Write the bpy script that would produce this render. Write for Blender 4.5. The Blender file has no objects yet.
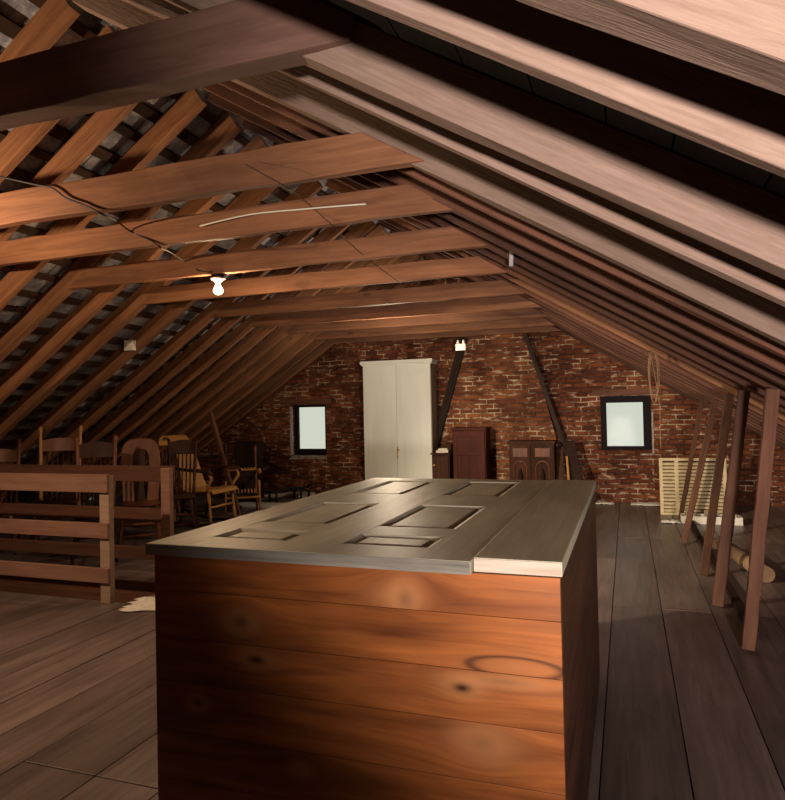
import bpy, bmesh, math, random
from mathutils import Vector, Matrix, Euler
random.seed(7)
PI=math.pi
S=bpy.context.scene; COL=S.collection
# ------------------------------------------------------------------ camera
W_,H_=785.0,800.0
CX,CY=392.5,400.0
VP1=(627.0,405.0); VP2=(-1500.0,450.0)
F=math.sqrt(-((VP1[0]-CX)*(VP2[0]-CX)+(VP1[1]-CY)*(VP2[1]-CY)))
def cdir(px,py): return Vector((px-CX,-(py-CY),-F))
Yc=cdir(*VP1).normalized(); Xc=(-cdir(*VP2)).normalized(); Zc=Xc.cross(Yc)
RW=Matrix((Xc,Yc,Zc))           # camera vector -> world
CAM=Vector((0,0,1.35))
def ray(px,py): return RW@cdir(px,py)
def at(px,py,x=None,y=None,z=None):
    d=ray(px,py)
    if z is not None: t=(z-CAM.z)/d.z
    elif y is not None: t=y/d.y
    else: t=x/d.x
    return CAM+d*t
cam=bpy.data.cameras.new('camera'); camo=bpy.data.objects.new('camera',cam); COL.objects.link(camo)
cam.sensor_fit='HORIZONTAL'; cam.sensor_width=36; cam.lens=F*36/W_; cam.clip_start=.02
camo.matrix_world=Matrix.Translation(CAM)@RW.to_4x4()
S.camera=camo
# ------------------------------------------------------------------ materials
def newmat(name):
    m=bpy.data.materials.new(name); m.use_nodes=True
    nt=m.node_tree; return m,nt,nt.nodes,nt.links,nt.nodes['Principled BSDF']
def ramp(N,stops):
    r=N.new('ShaderNodeValToRGB'); e=r.color_ramp.elements
    while len(e)<len(stops): e.new(.5)
    for i,(p,c) in enumerate(stops): e[i].position=p; e[i].color=(c[0],c[1],c[2],1)
    return r
def mathn(N,L,op,a,b=None,c=None):
    n=N.new('ShaderNodeMath'); n.operation=op
    for i,v in enumerate((a,b,c)):
        if v is None: continue
        if isinstance(v,(int,float)): n.inputs[i].default_value=v
        else: L.new(v,n.inputs[i])
    return n.outputs[0]
def mixc(N,L,f,a,b,mode='MIX'):
    n=N.new('ShaderNodeMix'); n.data_type='RGBA'; n.blend_type=mode
    for s,v in ((n.inputs[0],f),(n.inputs[6],a),(n.inputs[7],b)):
        if isinstance(v,(int,float)): s.default_value=v
        elif isinstance(v,tuple): s.default_value=(v[0],v[1],v[2],1)
        else: L.new(v,s)
    return n.outputs[2]
def wood(name,dark,light,axis=0,rough=.7,grain=14,var=.35,bump=.25,stain=.5,perboard=False,spec=.3,knots=0.0):
    """long grain along the object's local axis; colour varies a little from piece to piece"""
    m,nt,N,L,P=newmat(name)
    tc=N.new('ShaderNodeTexCoord'); oi=N.new('ShaderNodeObjectInfo')
    add=N.new('ShaderNodeVectorMath'); add.operation='ADD'
    rs=N.new('ShaderNodeVectorMath'); rs.operation='SCALE'; rs.inputs[0].default_value=(13.1,7.7,5.3)
    L.new(oi.outputs['Random'],rs.inputs['Scale']); L.new(tc.outputs['Object'],add.inputs[0]); L.new(rs.outputs[0],add.inputs[1])
    vec=add.outputs[0]
    if perboard:
        at_=N.new('ShaderNodeAttribute'); at_.attribute_name='piece'
        a2=N.new('ShaderNodeVectorMath'); a2.operation='ADD'
        sc=N.new('ShaderNodeVectorMath'); sc.operation='SCALE'; sc.inputs['Scale'].default_value=9.0
        L.new(at_.outputs['Color'],sc.inputs[0]); L.new(vec,a2.inputs[0]); L.new(sc.outputs[0],a2.inputs[1]); vec=a2.outputs[0]
    mp=N.new('ShaderNodeMapping'); s=[grain]*3; s[axis]=grain*.07; mp.inputs['Scale'].default_value=s
    L.new(vec,mp.inputs['Vector'])
    n1=N.new('ShaderNodeTexNoise'); n1.inputs['Scale'].default_value=1.6; n1.inputs['Detail'].default_value=7; n1.inputs['Roughness'].default_value=.62; n1.inputs['Distortion'].default_value=.6
    L.new(mp.outputs[0],n1.inputs['Vector'])
    mp2=N.new('ShaderNodeMapping'); s=[3.]*3; s[axis]=.9; mp2.inputs['Scale'].default_value=s; L.new(vec,mp2.inputs['Vector'])
    n2=N.new('ShaderNodeTexNoise'); n2.inputs['Scale'].default_value=1.3; n2.inputs['Detail'].default_value=4; L.new(mp2.outputs[0],n2.inputs['Vector'])
    r1=ramp(N,[(.28,dark),(.72,light)]); L.new(n1.outputs['Fac'],r1.inputs[0])
    r2=ramp(N,[(.3,(1-stain,)*3),(.65,(1,1,1))]); L.new(n2.outputs['Fac'],r2.inputs[0])
    c=mixc(N,L,1.0,r1.outputs[0],r2.outputs[0],'MULTIPLY')
    src=at_.outputs['Fac'] if perboard else oi.outputs['Random']
    v=mathn(N,L,'MULTIPLY_ADD',src,var,1-var*.5)
    hs=N.new('ShaderNodeHueSaturation'); L.new(v,hs.inputs['Value']); L.new(c,hs.inputs['Color'])
    col=hs.outputs[0]
    if knots>0:
        mp3=N.new('ShaderNodeMapping'); s=[3.2]*3; s[axis]=1.3; mp3.inputs['Scale'].default_value=s; L.new(vec,mp3.inputs['Vector'])
        vo=N.new('ShaderNodeTexVoronoi'); vo.inputs['Scale'].default_value=1.; L.new(mp3.outputs[0],vo.inputs['Vector'])
        rk=ramp(N,[(.0,(1,1,1)),(.09,(0,0,0))]); L.new(vo.outputs['Distance'],rk.inputs[0])
        kf=mathn(N,L,'MULTIPLY',rk.outputs[0],knots)
        col=mixc(N,L,kf,col,tuple(x*.25 for x in dark))
    L.new(col,P.inputs['Base Color'])
    P.inputs['Roughness'].default_value=rough; P.inputs['Specular IOR Level'].default_value=spec
    b=N.new('ShaderNodeBump'); b.inputs['Strength'].default_value=bump; b.inputs['Distance'].default_value=.01
    L.new(n1.outputs['Fac'],b.inputs['Height']); L.new(b.outputs[0],P.inputs['Normal'])
    return m
def plain(name,col,rough=.5,metal=0.,noise=.15,scale=20,bump=.0,spec=.4):
    m,nt,N,L,P=newmat(name)
    tc=N.new('ShaderNodeTexCoord'); n=N.new('ShaderNodeTexNoise'); n.inputs['Scale'].default_value=scale; n.inputs['Detail'].default_value=4
    L.new(tc.outputs['Object'],n.inputs['Vector'])
    r=ramp(N,[(.3,tuple(x*(1-noise) for x in col)),(.7,tuple(min(1,x*(1+noise)) for x in col))]); L.new(n.outputs['Fac'],r.inputs[0]); L.new(r.outputs[0],P.inputs['Base Color'])
    P.inputs['Roughness'].default_value=rough; P.inputs['Metallic'].default_value=metal; P.inputs['Specular IOR Level'].default_value=spec
    if bump:
        b=N.new('ShaderNodeBump'); b.inputs['Strength'].default_value=bump; b.inputs['Distance'].default_value=.01; L.new(n.outputs['Fac'],b.inputs['Height']); L.new(b.outputs[0],P.inputs['Normal'])
    return m
def brick(name,c1,c2,m1,m2,lightpatch=.5):
    m,nt,N,L,P=newmat(name)
    tc=N.new('ShaderNodeTexCoord'); sp=N.new('ShaderNodeSeparateXYZ'); cb=N.new('ShaderNodeCombineXYZ')
    L.new(tc.outputs['Object'],sp.inputs[0])
    wob=N.new('ShaderNodeTexNoise'); wob.inputs['Scale'].default_value=3.; wob.inputs['Detail'].default_value=3; L.new(tc.outputs['Object'],wob.inputs['Vector'])
    xx=mathn(N,L,'ADD',sp.outputs['X'],sp.outputs['Y'])
    zz=mathn(N,L,'MULTIPLY_ADD',wob.outputs['Fac'],.035,sp.outputs['Z'])
    xx=mathn(N,L,'MULTIPLY_ADD',wob.outputs['Fac'],.05,xx)
    L.new(xx,cb.inputs[0]); L.new(zz,cb.inputs[1])
    b=N.new('ShaderNodeTexBrick'); b.inputs['Scale'].default_value=1; b.inputs['Brick Width'].default_value=.205; b.inputs['Row Height'].default_value=.068
    b.inputs['Mortar Size'].default_value=.011; b.inputs['Mortar Smooth'].default_value=.4; b.inputs['Bias'].default_value=-.1
    b.inputs['Color1'].default_value=(*c1,1); b.inputs['Color2'].default_value=(*c2,1)
    L.new(cb.outputs[0],b.inputs['Vector'])
    n=N.new('ShaderNodeTexNoise'); n.inputs['Scale'].default_value=4.5; n.inputs['Detail'].default_value=6; n.inputs['Roughness'].default_value=.7; L.new(tc.outputs['Object'],n.inputs['Vector'])
    r=ramp(N,[(.49,m1),(.6,m2)]); L.new(n.outputs['Fac'],r.inputs[0]); L.new(r.outputs[0],b.inputs['Mortar'])
    n2=N.new('ShaderNodeTexNoise'); n2.inputs['Scale'].default_value=1.4; n2.inputs['Detail'].default_value=5; L.new(tc.outputs['Object'],n2.inputs['Vector'])
    r2=ramp(N,[(.3,(.45,.4,.4)),(.7,(1.15,1.1,1.05))]); L.new(n2.outputs['Fac'],r2.inputs[0])
    c=mixc(N,L,1.,b.outputs['Color'],r2.outputs[0],'MULTIPLY')
    mp=N.new('ShaderNodeMapping'); mp.inputs['Scale'].default_value=(5,5,16); L.new(tc.outputs['Object'],mp.inputs['Vector'])
    n3=N.new('ShaderNodeTexNoise'); n3.inputs['Scale'].default_value=1.; n3.inputs['Detail'].default_value=5; L.new(mp.outputs[0],n3.inputs['Vector'])
    r3=ramp(N,[(.6,(0,0,0)),(.72,(lightpatch,)*3)]); L.new(n3.outputs['Fac'],r3.inputs[0])
    c=mixc(N,L,r3.outputs[0],c,m2)
    r4=ramp(N,[(.3,(.5,.5,.5)),(.5,(1,1,1))]); L.new(n3.outputs['Fac'],r4.inputs[0])
    c=mixc(N,L,.8,c,r4.outputs[0],'MULTIPLY')
    L.new(c,P.inputs['Base Color']); P.inputs['Roughness'].default_value=.95; P.inputs['Specular IOR Level'].default_value=.15
    h=mathn(N,L,'MULTIPLY_ADD',b.outputs['Fac'],-1.,n.outputs['Fac'])
    bp=N.new('ShaderNodeBump'); bp.inputs['Strength'].default_value=.8; bp.inputs['Distance'].default_value=.012; L.new(h,bp.inputs['Height']); L.new(bp.outputs[0],P.inputs['Normal'])
    return m
def emit(name,col,st):
    m,nt,N,L,P=newmat(name); P.inputs['Base Color'].default_value=(*col,1); P.inputs['Emission Color'].default_value=(*col,1); P.inputs['Emission Strength'].default_value=st; return m

M={}
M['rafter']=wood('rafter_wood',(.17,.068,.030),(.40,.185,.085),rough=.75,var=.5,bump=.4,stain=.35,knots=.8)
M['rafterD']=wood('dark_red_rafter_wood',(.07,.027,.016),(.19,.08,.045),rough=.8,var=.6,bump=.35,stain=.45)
M['rafterR']=wood('rafter_wood_glare',(.20,.13,.095),(.29,.20,.155),rough=.9,grain=60,var=.12,bump=.5,stain=.12)  # paler rafter wood; overexposure near the camera put into the colour
M['beam']=wood('collar_beam_wood',(.17,.068,.032),(.32,.145,.07),rough=.7,var=.3,bump=.35,stain=.4,knots=.9)
M['oldbeam']=wood('old_dark_beam_wood',(.17,.085,.062),(.30,.165,.12),rough=.75,var=.2,bump=.4,stain=.45,knots=.9)
M['floor']=wood('floor_boards',(.125,.085,.075),(.25,.18,.155),axis=1,rough=.36,grain=16,var=.45,bump=.25,stain=.45,perboard=True,spec=.45)
M['sheath']=wood('shaded_roof_boards',(.003,.002,.002),(.007,.005,.005),axis=1,rough=.9,var=.4,perboard=True)  # near-black; shade between the rafters put into the board colour
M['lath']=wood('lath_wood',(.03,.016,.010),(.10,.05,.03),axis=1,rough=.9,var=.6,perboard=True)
M['rail']=wood('railing_wood',(.22,.105,.07),(.36,.20,.14),rough=.7,var=.2,bump=.2,stain=.25)
M['rail2']=wood('dark_railing_wood',(.09,.035,.022),(.17,.075,.045),rough=.7,var=.2,bump=.2,stain=.25)
M['railpost']=wood('railing_post_wood',(.30,.19,.13),(.46,.32,.23),rough=.7,var=.2,bump=.2,stain=.25)
M['stud']=wood('reddish_stud_wood',(.09,.035,.02),(.20,.085,.045),rough=.75,var=.5,bump=.2)
M['paintwood']=wood('weathered_grey_green_paint',(.44,.41,.29),(.62,.58,.43),axis=1,rough=.45,grain=22,var=.12,bump=.15,stain=.45,spec=.5)
M['paintedge']=wood('worn_painted_edge',(.13,.12,.095),(.5,.46,.38),rough=.6,grain=9,var=.1,bump=.3,stain=.5)
M['mould']=wood('rubbed_moulding_paint',(.58,.55,.43),(.8,.77,.62),rough=.5,grain=9,var=.1,bump=.2,stain=.35)
M['boardend']=wood('chipped_pale_board_end',(.35,.22,.15),(.62,.55,.44),rough=.7,grain=12,var=.1,bump=.4,stain=.25)
M['white']=wood('white_wardrobe_paint',(.80,.82,.72),(.86,.88,.79),axis=2,rough=.5,grain=4,var=.05,bump=.05,stain=.08)
M['whiteside']=wood('cream_brown_side_boards',(.24,.17,.10),(.42,.32,.21),axis=2,rough=.6,grain=10,var=.1)
M['redwood']=wood('dark_red_stained_wood',(.055,.013,.008),(.10,.026,.014),axis=2,rough=.6,spec=.12,var=.2,bump=.1,stain=.3)
M['brownwood']=wood('brown_carved_wood',(.045,.017,.009),(.10,.038,.018),axis=2,rough=.65,spec=.12,var=.2,bump=.15)
M['chair_dark']=wood('dark_chair_wood',(.035,.014,.009),(.085,.033,.018),axis=2,rough=.5,spec=.15,var=.3,bump=.05)
M['chair_red']=wood('red_brown_chair_wood',(.12,.036,.015),(.24,.08,.032),axis=2,rough=.4,var=.3,bump=.05)
M['chair_gold']=wood('golden_oak',(.34,.155,.04),(.56,.29,.085),axis=2,rough=.35,grain=20,var=.2,bump=.05,stain=.2)
M['chair_yellow']=wood('yellow_oak',(.5,.22,.03),(.75,.36,.06),axis=2,rough=.35,var=.2,bump=.05)
M['black']=plain('blackened_iron',(.02,.017,.015),rough=.5,metal=.3)
M['dark']=plain('dark_stained_board',(.028,.014,.010),rough=.8,bump=.2,spec=.1)
M['edge_shadow']=wood('chimney_edge_shadow',(.018,.010,.008),(.05,.028,.018),rough=.85)
M['porc']=plain('white_porcelain',(.75,.72,.62),rough=.25,noise=.03)
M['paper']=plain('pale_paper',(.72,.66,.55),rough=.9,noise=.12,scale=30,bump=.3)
M['rag']=plain('mottled_rag',(.42,.34,.22),rough=.95,noise=.5,scale=40,bump=.4)
M['slat']=plain('pale_yellow_slat_paint',(.58,.46,.26),rough=.6,noise=.15)
M['string']=plain('tan_cord',(.24,.14,.07),rough=.9)
M['wire']=plain('black_cable',(.012,.010,.010),rough=.6)
M['grey']=plain('grey_metal_tag',(.45,.44,.43),rough=.5,metal=.3)
M['tube']=wood('pale_cardboard_tube',(.20,.11,.055),(.28,.17,.09),rough=.8)
M['frameW']=plain('dark_window_paint',(.014,.010,.011),rough=.8,spec=.1)
M['plaster']=plain('limewashed_edge',(.36,.29,.25),rough=.95,noise=.5,scale=25,bump=.5)
M['greystep']=wood('grey_worn_tread',(.10,.085,.075),(.20,.17,.15),rough=.8)
M['brick']=brick('old_red_brick',(.23,.075,.032),(.085,.028,.016),(.08,.038,.024),(.58,.43,.29),.6)
M['brick2']=brick('chimney_brick',(.30,.11,.048),(.12,.042,.022),(.16,.085,.05),(.64,.50,.32),.75)
M['brass']=plain('brass',(.6,.35,.1),rough=.3,metal=.8)
M['bulb']=emit('lit_bulb_glass',(1,.78,.42),14)
# slate: bluish grey undersides with pale blotches
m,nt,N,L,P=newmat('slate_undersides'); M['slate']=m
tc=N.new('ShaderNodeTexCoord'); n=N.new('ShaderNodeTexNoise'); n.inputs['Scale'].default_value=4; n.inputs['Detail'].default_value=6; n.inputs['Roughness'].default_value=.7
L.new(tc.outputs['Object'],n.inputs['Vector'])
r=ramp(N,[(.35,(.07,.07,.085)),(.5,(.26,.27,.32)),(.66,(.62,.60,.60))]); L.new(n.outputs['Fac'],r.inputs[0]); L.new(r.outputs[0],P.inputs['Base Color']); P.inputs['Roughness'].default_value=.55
# glass pane
m,nt,N,L,P=newmat('window_glass'); M['glass']=m
tr=N.new('ShaderNodeBsdfTransparent'); gl=N.new('ShaderNodeBsdfGlossy'); gl.inputs['Roughness'].default_value=.05; mx=N.new('ShaderNodeMixShader'); mx.inputs[0].default_value=.02
L.new(tr.outputs[0],mx.inputs[1]); L.new(gl.outputs[0],mx.inputs[2]); L.new(mx.outputs[0],N['Material Output'].inputs[0])
# bin boards with knots
def pine(name,knots,dark=(.16,.048,.013),light=(.37,.125,.034)):
    m,nt,N,L,P=newmat(name)
    tc=N.new('ShaderNodeTexCoord'); sp=N.new('ShaderNodeSeparateXYZ'); L.new(tc.outputs['Object'],sp.inputs[0])
    X,Z=sp.outputs['X'],sp.outputs['Z']
    off=None; core=None; halo=None
    for (kx,kz,rx,rz,st) in knots:
        dx=mathn(N,L,'DIVIDE',mathn(N,L,'SUBTRACT',X,kx),rx*1.2); dz=mathn(N,L,'DIVIDE',mathn(N,L,'SUBTRACT',Z,kz),rz*1.2)
        d2=mathn(N,L,'ADD',mathn(N,L,'MULTIPLY',dx,dx),mathn(N,L,'MULTIPLY',dz,dz))
        e=mathn(N,L,'EXPONENT',mathn(N,L,'MULTIPLY',d2,-.35))
        o=mathn(N,L,'MULTIPLY',mathn(N,L,'MULTIPLY',e,dz),-rz*1.1)
        off=o if off is None else mathn(N,L,'ADD',off,o)
        if st<0:
            q_=mathn(N,L,'SUBTRACT',d2,.9); c=mathn(N,L,'MULTIPLY',mathn(N,L,'EXPONENT',mathn(N,L,'MULTIPLY',mathn(N,L,'MULTIPLY',q_,q_),-14.)),.75)
        else: c=mathn(N,L,'MULTIPLY',mathn(N,L,'EXPONENT',mathn(N,L,'MULTIPLY',d2,-4.5)),st)
        core=c if core is None else mathn(N,L,'ADD',core,c)
        h=mathn(N,L,'MULTIPLY',mathn(N,L,'EXPONENT',mathn(N,L,'MULTIPLY',d2,-1.)),.75 if st>0 else .35)
        halo=h if halo is None else mathn(N,L,'ADD',halo,h)
    zz=mathn(N,L,'ADD',Z,off) if off is not None else Z
    cb=N.new('ShaderNodeCombineXYZ'); L.new(mathn(N,L,'MULTIPLY',X,2.2),cb.inputs[0]); L.new(mathn(N,L,'MULTIPLY',sp.outputs['Y'],2.2),cb.inputs[1]); L.new(mathn(N,L,'MULTIPLY',zz,34),cb.inputs[2])
    n=N.new('ShaderNodeTexNoise'); n.inputs['Scale'].default_value=1.; n.inputs['Detail'].default_value=6; n.inputs['Roughness'].default_value=.55; n.inputs['Distortion'].default_value=.8; L.new(cb.outputs[0],n.inputs['Vector'])
    cb2=N.new('ShaderNodeCombineXYZ'); L.new(mathn(N,L,'MULTIPLY',X,1.6),cb2.inputs[0]); L.new(mathn(N,L,'MULTIPLY',sp.outputs['Y'],1.6),cb2.inputs[1]); L.new(mathn(N,L,'MULTIPLY',zz,7),cb2.inputs[2])
    n2=N.new('ShaderNodeTexNoise'); n2.inputs['Scale'].default_value=1.; n2.inputs['Detail'].default_value=3; L.new(cb2.outputs[0],n2.inputs['Vector'])
    r=ramp(N,[(.25,dark),(.5,tuple((a+b)/2 for a,b in zip(dark,light))),(.75,light)]); L.new(n.outputs['Fac'],r.inputs[0])
    r2=ramp(N,[(.32,(.45,.38,.36)),(.68,(1.35,1.3,1.15))]); L.new(n2.outputs['Fac'],r2.inputs[0])
    c=mixc(N,L,1.,r.outputs[0],r2.outputs[0],'MULTIPLY')
    if core is not None:
        hc=mathn(N,L,'MINIMUM',halo,1.); cc=mathn(N,L,'MINIMUM',core,1.)
        c=mixc(N,L,mathn(N,L,'MULTIPLY',hc,.75),c,(.55,.25,.10))
        c=mixc(N,L,cc,c,(.035,.012,.006))
    L.new(c,P.inputs['Base Color']); P.inputs['Roughness'].default_value=.38; P.inputs['Specular IOR Level'].default_value=.35
    b=N.new('ShaderNodeBump'); b.inputs['Strength'].default_value=.12; b.inputs['Distance'].default_value=.005; L.new(n.outputs['Fac'],b.inputs['Height']); L.new(b.outputs[0],P.inputs['Normal'])
    return m
# ------------------------------------------------------------------ mesh helpers
class MB:
    def __init__(s): s.bm=bmesh.new(); s.lay=s.bm.loops.layers.color.new('piece')
    def _paint(s,faces,mi=0):
        v=random.random()
        for f in faces:
            f.material_index=mi
            for l in f.loops: l[s.lay]=(v,v,v,1)
    def box(s,c,d,rot=None,mi=0,jit=0):
        r=bmesh.ops.create_cube(s.bm,size=1); vs=r['verts']
        mt=Matrix.Translation(Vector(c))@((rot if rot is not None else Matrix.Identity(3)).to_4x4())@Matrix.Diagonal((*d,1))
        bmesh.ops.transform(s.bm,matrix=mt,verts=vs)
        s._paint({f for v in vs for f in v.link_faces},mi); return vs
    def rng(s,x0,x1,y0,y1,z0,z1,mi=0): return s.box(((x0+x1)/2,(y0+y1)/2,(z0+z1)/2),(abs(x1-x0),abs(y1-y0),abs(z1-z0)),mi=mi)
    def bar(s,a,b,w,h,up=(0,0,1),mi=0):
        a,b=Vector(a),Vector(b); d=b-a; ln=d.length; x=d.normalized(); y=Vector(up).cross(x)
        if y.length<1e-4: y=Vector((1,0,0)).cross(x)
        y.normalize(); z=x.cross(y)
        return s.box((a+b)/2,(ln,w,h),rot=Matrix((x,y,z)).transposed(),mi=mi)
    def tube(s,pts,r,n=8,mi=0,cap=True):
        pts=[Vector(p) for p in pts]; rs=r if isinstance(r,(list,tuple)) else [r]*len(pts)
        rings=[]; ref=None
        for i,p in enumerate(pts):
            t=(pts[min(i+1,len(pts)-1)]-pts[max(i-1,0)]).normalized()
            if ref is None: ref=t.orthogonal().normalized()
            u=(ref-t*ref.dot(t)); u=u.normalized() if u.length>1e-5 else t.orthogonal().normalized(); ref=u; v=t.cross(u)
            rings.append([s.bm.verts.new(p+(u*math.cos(2*PI*k/n)+v*math.sin(2*PI*k/n))*rs[i]) for k in range(n)])
        fs=[]
        for i in range(len(rings)-1):
            for k in range(n):
                f=s.bm.faces.new((rings[i][k],rings[i][(k+1)%n],rings[i+1][(k+1)%n],rings[i+1][k])); f.smooth=True; fs.append(f)
        if cap:
            fs.append(s.bm.faces.new(rings[0][::-1])); fs.append(s.bm.faces.new(rings[-1]))
        s._paint(fs,mi)
    def strip(s,sections,mi=0,smooth=False):
        """loft through sections, each a closed list of points"""
        rings=[[s.bm.verts.new(Vector(p)) for p in sec] for sec in sections]; fs=[]
        n=len(rings[0])
        for i in range(len(rings)-1):
            for k in range(n):
                f=s.bm.faces.new((rings[i][k],rings[i][(k+1)%n],rings[i+1][(k+1)%n],rings[i+1][k])); f.smooth=smooth; fs.append(f)
        fs.append(s.bm.faces.new(rings[0][::-1])); fs.append(s.bm.faces.new(rings[-1])); s._paint(fs,mi)
    def turned(s,a,b,prof,n=10,mi=0):
        """turned spindle from a to b; prof is a list of (t, radius)"""
        a,b=Vector(a),Vector(b); s.tube([a.lerp(b,t) for t,_ in prof],[q for _,q in prof],n,mi)
    def build(s,name,mats,parent=None,bevel=0,loc=None,rot=None):
        bmesh.ops.recalc_face_normals(s.bm,faces=s.bm.faces)
        me=bpy.data.meshes.new(name); s.bm.to_mesh(me); s.bm.free()
        for m in (mats if isinstance(mats,(list,tuple)) else [mats]): me.materials.append(m)
        o=bpy.data.objects.new(name,me); COL.objects.link(o)
        if loc is not None: o.location=loc
        if rot is not None: o.rotation_euler=rot
        if parent: o.parent=parent
        if bevel:
            bv=o.modifiers.new('bevel','BEVEL'); bv.width=bevel; bv.segments=2; bv.limit_method='ANGLE'
        return o
def tag(o,label,cat,group=None):
    o['label']=label; o['category']=cat
    if group: o['group']=group
    return o
def struct(o): o['kind']='structure'; return o
def empty(name,loc,rz,label,cat,group=None):
    o=bpy.data.objects.new(name,None); COL.objects.link(o); o.location=loc; o.rotation_euler=(0,0,rz); o.empty_display_size=.1
    return tag(o,label,cat,group)
def timber(name,a,b,w,h,mat,up=(0,0,1),rough=.004,seg=16,parent=None,ends=None,bevel=.004):
    """one rough sawn timber from a to b: its own local X runs along its length, w sideways, h along up.
    ends=(da,db): how far the top edge starts/stops short of the bottom edge (slanted end cuts)"""
    a,b=Vector(a),Vector(b); d=b-a; ln=d.length; x=d.normalized(); y=Vector(up).cross(x).normalized(); z=x.cross(y)
    bm=MB(); secs=[]; da,db=ends if ends else (0,0)
    rnd=lambda:random.uniform(-rough,rough)
    w1=[rnd() for _ in range(seg+1)]
    for i in range(seg+1):
        t=i/seg
        def px(zz):
            lo=da*zz; hi=ln-db*zz; return lo+(hi-lo)*t
        secs.append([(px(0),-w/2+rnd(),-h/2+rnd()),(px(0),w/2+rnd(),-h/2+rnd()),(px(1),w/2+rnd(),h/2+rnd()),(px(1),-w/2+rnd(),h/2+rnd())])
    bm.strip(secs)
    o=bm.build(name,mat,parent,bevel)
    o.matrix_world=Matrix.Translation(a)@Matrix((x,y,z)).transposed().to_4x4()
    return o
ORD=['first','second','third','fourth','fifth','sixth','seventh','eighth','ninth','tenth','eleventh','twelfth','thirteenth','fourteenth','fifteenth','sixteenth','seventeenth','eighteenth','nineteenth','twentieth','twenty-first','twenty-second','twenty-third','twenty-fourth','twenty-fifth','twenty-sixth','twenty-seventh','twenty-eighth']
# ------------------------------------------------------------------ roof geometry
D=9.81; YN=-2.2
SR,SL=.607,.67
def zR(x): return 2.42-SR*(x+.87)      # underside line of the right rafters
def zL(x): return 1.067+SL*(x+6.4)
XR0=(2.42-SR*.87)/SR; XL0=-6.4-1.067/SL
XRDG=(2.42-SR*.87-1.067-SL*6.4)/(SL+SR); ZRDG=zL(XRDG)
nR=Vector((SR,0,1)).normalized(); nL=Vector((-SL,0,1)).normalized()
RD=.15 # rafter depth
# floor ---------------------------------------------------------------
WX0,WX1,WY0,WY1=-6.9,-3.42,3.9,4.46   # stairwell
fb=MB(); x=XL0-.3
while x<XR0+.3:
    w=random.uniform(.27,.36); xe=x+w
    segs=[(YN-.1,4.76+random.uniform(-.03,.03)),(4.765,7.2),(7.2,D+.1)] if x>-.3 else [(YN-.1,random.choice((.5,1.2,2.0))),(None,random.choice((5.4,6.2,7.0))),(None,D+.1)]
    y0=YN-.1
    for (_,y1) in segs:
        a,b=y0+.002,y1-.002; y0=y1
        x0,x1=x+.0025,xe-.0025
        if x1>WX0 and x0<WX1 and b>WY0 and a<WY1:
            if a<WY0: fb.rng(x0,x1,a,WY0,-.03,0)
            if b>WY1: fb.rng(x0,x1,WY1,b,-.03,0)
        else: fb.rng(x0,x1,a,b,-.03+random.uniform(-.001,.001),random.uniform(-.002,.0))
    x=xe
# subfloor with the stair opening
for q in ((XL0-.3,WX0,YN-.1,D+.1),(WX1,XR0+.3,YN-.1,D+.1),(WX0,WX1,YN-.1,WY0),(WX0,WX1,WY1,D+.1)): fb.rng(*q,-.16,-.032,mi=1)
struct(fb.build('floor',[M['floor'],M['dark']],bevel=.0015))
# stairwell lining and treads
w=MB(); w.rng(WX0-.03,WX1+.03,WY1,WY1+.03,-1.6,-.16); w.rng(WX0-.03,WX1+.03,WY0-.03,WY0,-1.6,-.16); w.rng(WX1,WX1+.03,WY0,WY1,-1.6,-.16); w.rng(WX0-.03,WX0,WY0,WY1,-1.6,-.16)
w.rng(WX0,WX1,WY1-.012,WY1,-.34,-.005)
struct(w.build('trim_1',M['stud']))
st=MB()
for i in range(8): st.rng(WX1-.30-i*.26,WX1-.0-i*.26,WY0+.005,WY1-.015,-.22-.19*i,-.19-.19*i); st.rng(WX1-.30-i*.26,WX1-.28-i*.26,WY0+.005,WY1-.015,-.38-.19*i,-.22-.19*i)
struct(st.build('trim_2',M['greystep']))
# ceiling -------------------------------------------------------------
cb=MB()
def slab(side,s0,s1,y0,y1,h0,h1,mi):
    """piece of roof skin: s measured down the slope from the ridge, h above the rafter undersides"""
    if side=='R': d=Vector((1,0,-SR)).normalized(); n=nR
    else: d=Vector((-1,0,-SL)).normalized(); n=nL
    o=Vector((XRDG,0,ZRDG)); p=lambda s,y,h:o+d*s+n*h+Vector((0,y,0))
    cb.strip([[p(s0,y0,h0),p(s1,y0,h0),p(s1,y0,h1),p(s0,y0,h1)],[p(s0,y1,h0),p(s1,y1,h0),p(s1,y1,h1),p(s0,y1,h1)]],mi)
LR=(XR0-XRDG)*math.hypot(1,SR)+.2; LL=(XRDG-XL0)*math.hypot(1,SL)+.2
s=-.0
while s<LR:
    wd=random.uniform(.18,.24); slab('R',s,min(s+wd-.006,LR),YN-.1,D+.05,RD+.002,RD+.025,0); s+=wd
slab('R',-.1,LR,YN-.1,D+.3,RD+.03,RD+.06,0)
s=.12
while s<LL:
    wd=random.uniform(.055,.085)
    y=YN-.1
    while y<D+.05:
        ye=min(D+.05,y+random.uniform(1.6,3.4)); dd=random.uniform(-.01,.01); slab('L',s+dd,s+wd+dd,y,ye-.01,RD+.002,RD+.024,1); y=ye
    s+=.215
s=0
while s<LL:
    y=YN-.1
    while y<D+.05:
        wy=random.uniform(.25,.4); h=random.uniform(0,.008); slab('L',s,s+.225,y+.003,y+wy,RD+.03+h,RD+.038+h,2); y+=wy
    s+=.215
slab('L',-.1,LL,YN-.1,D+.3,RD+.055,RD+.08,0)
struct(cb.build('ceiling',[M['sheath'],M['lath'],M['slate']]))
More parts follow.
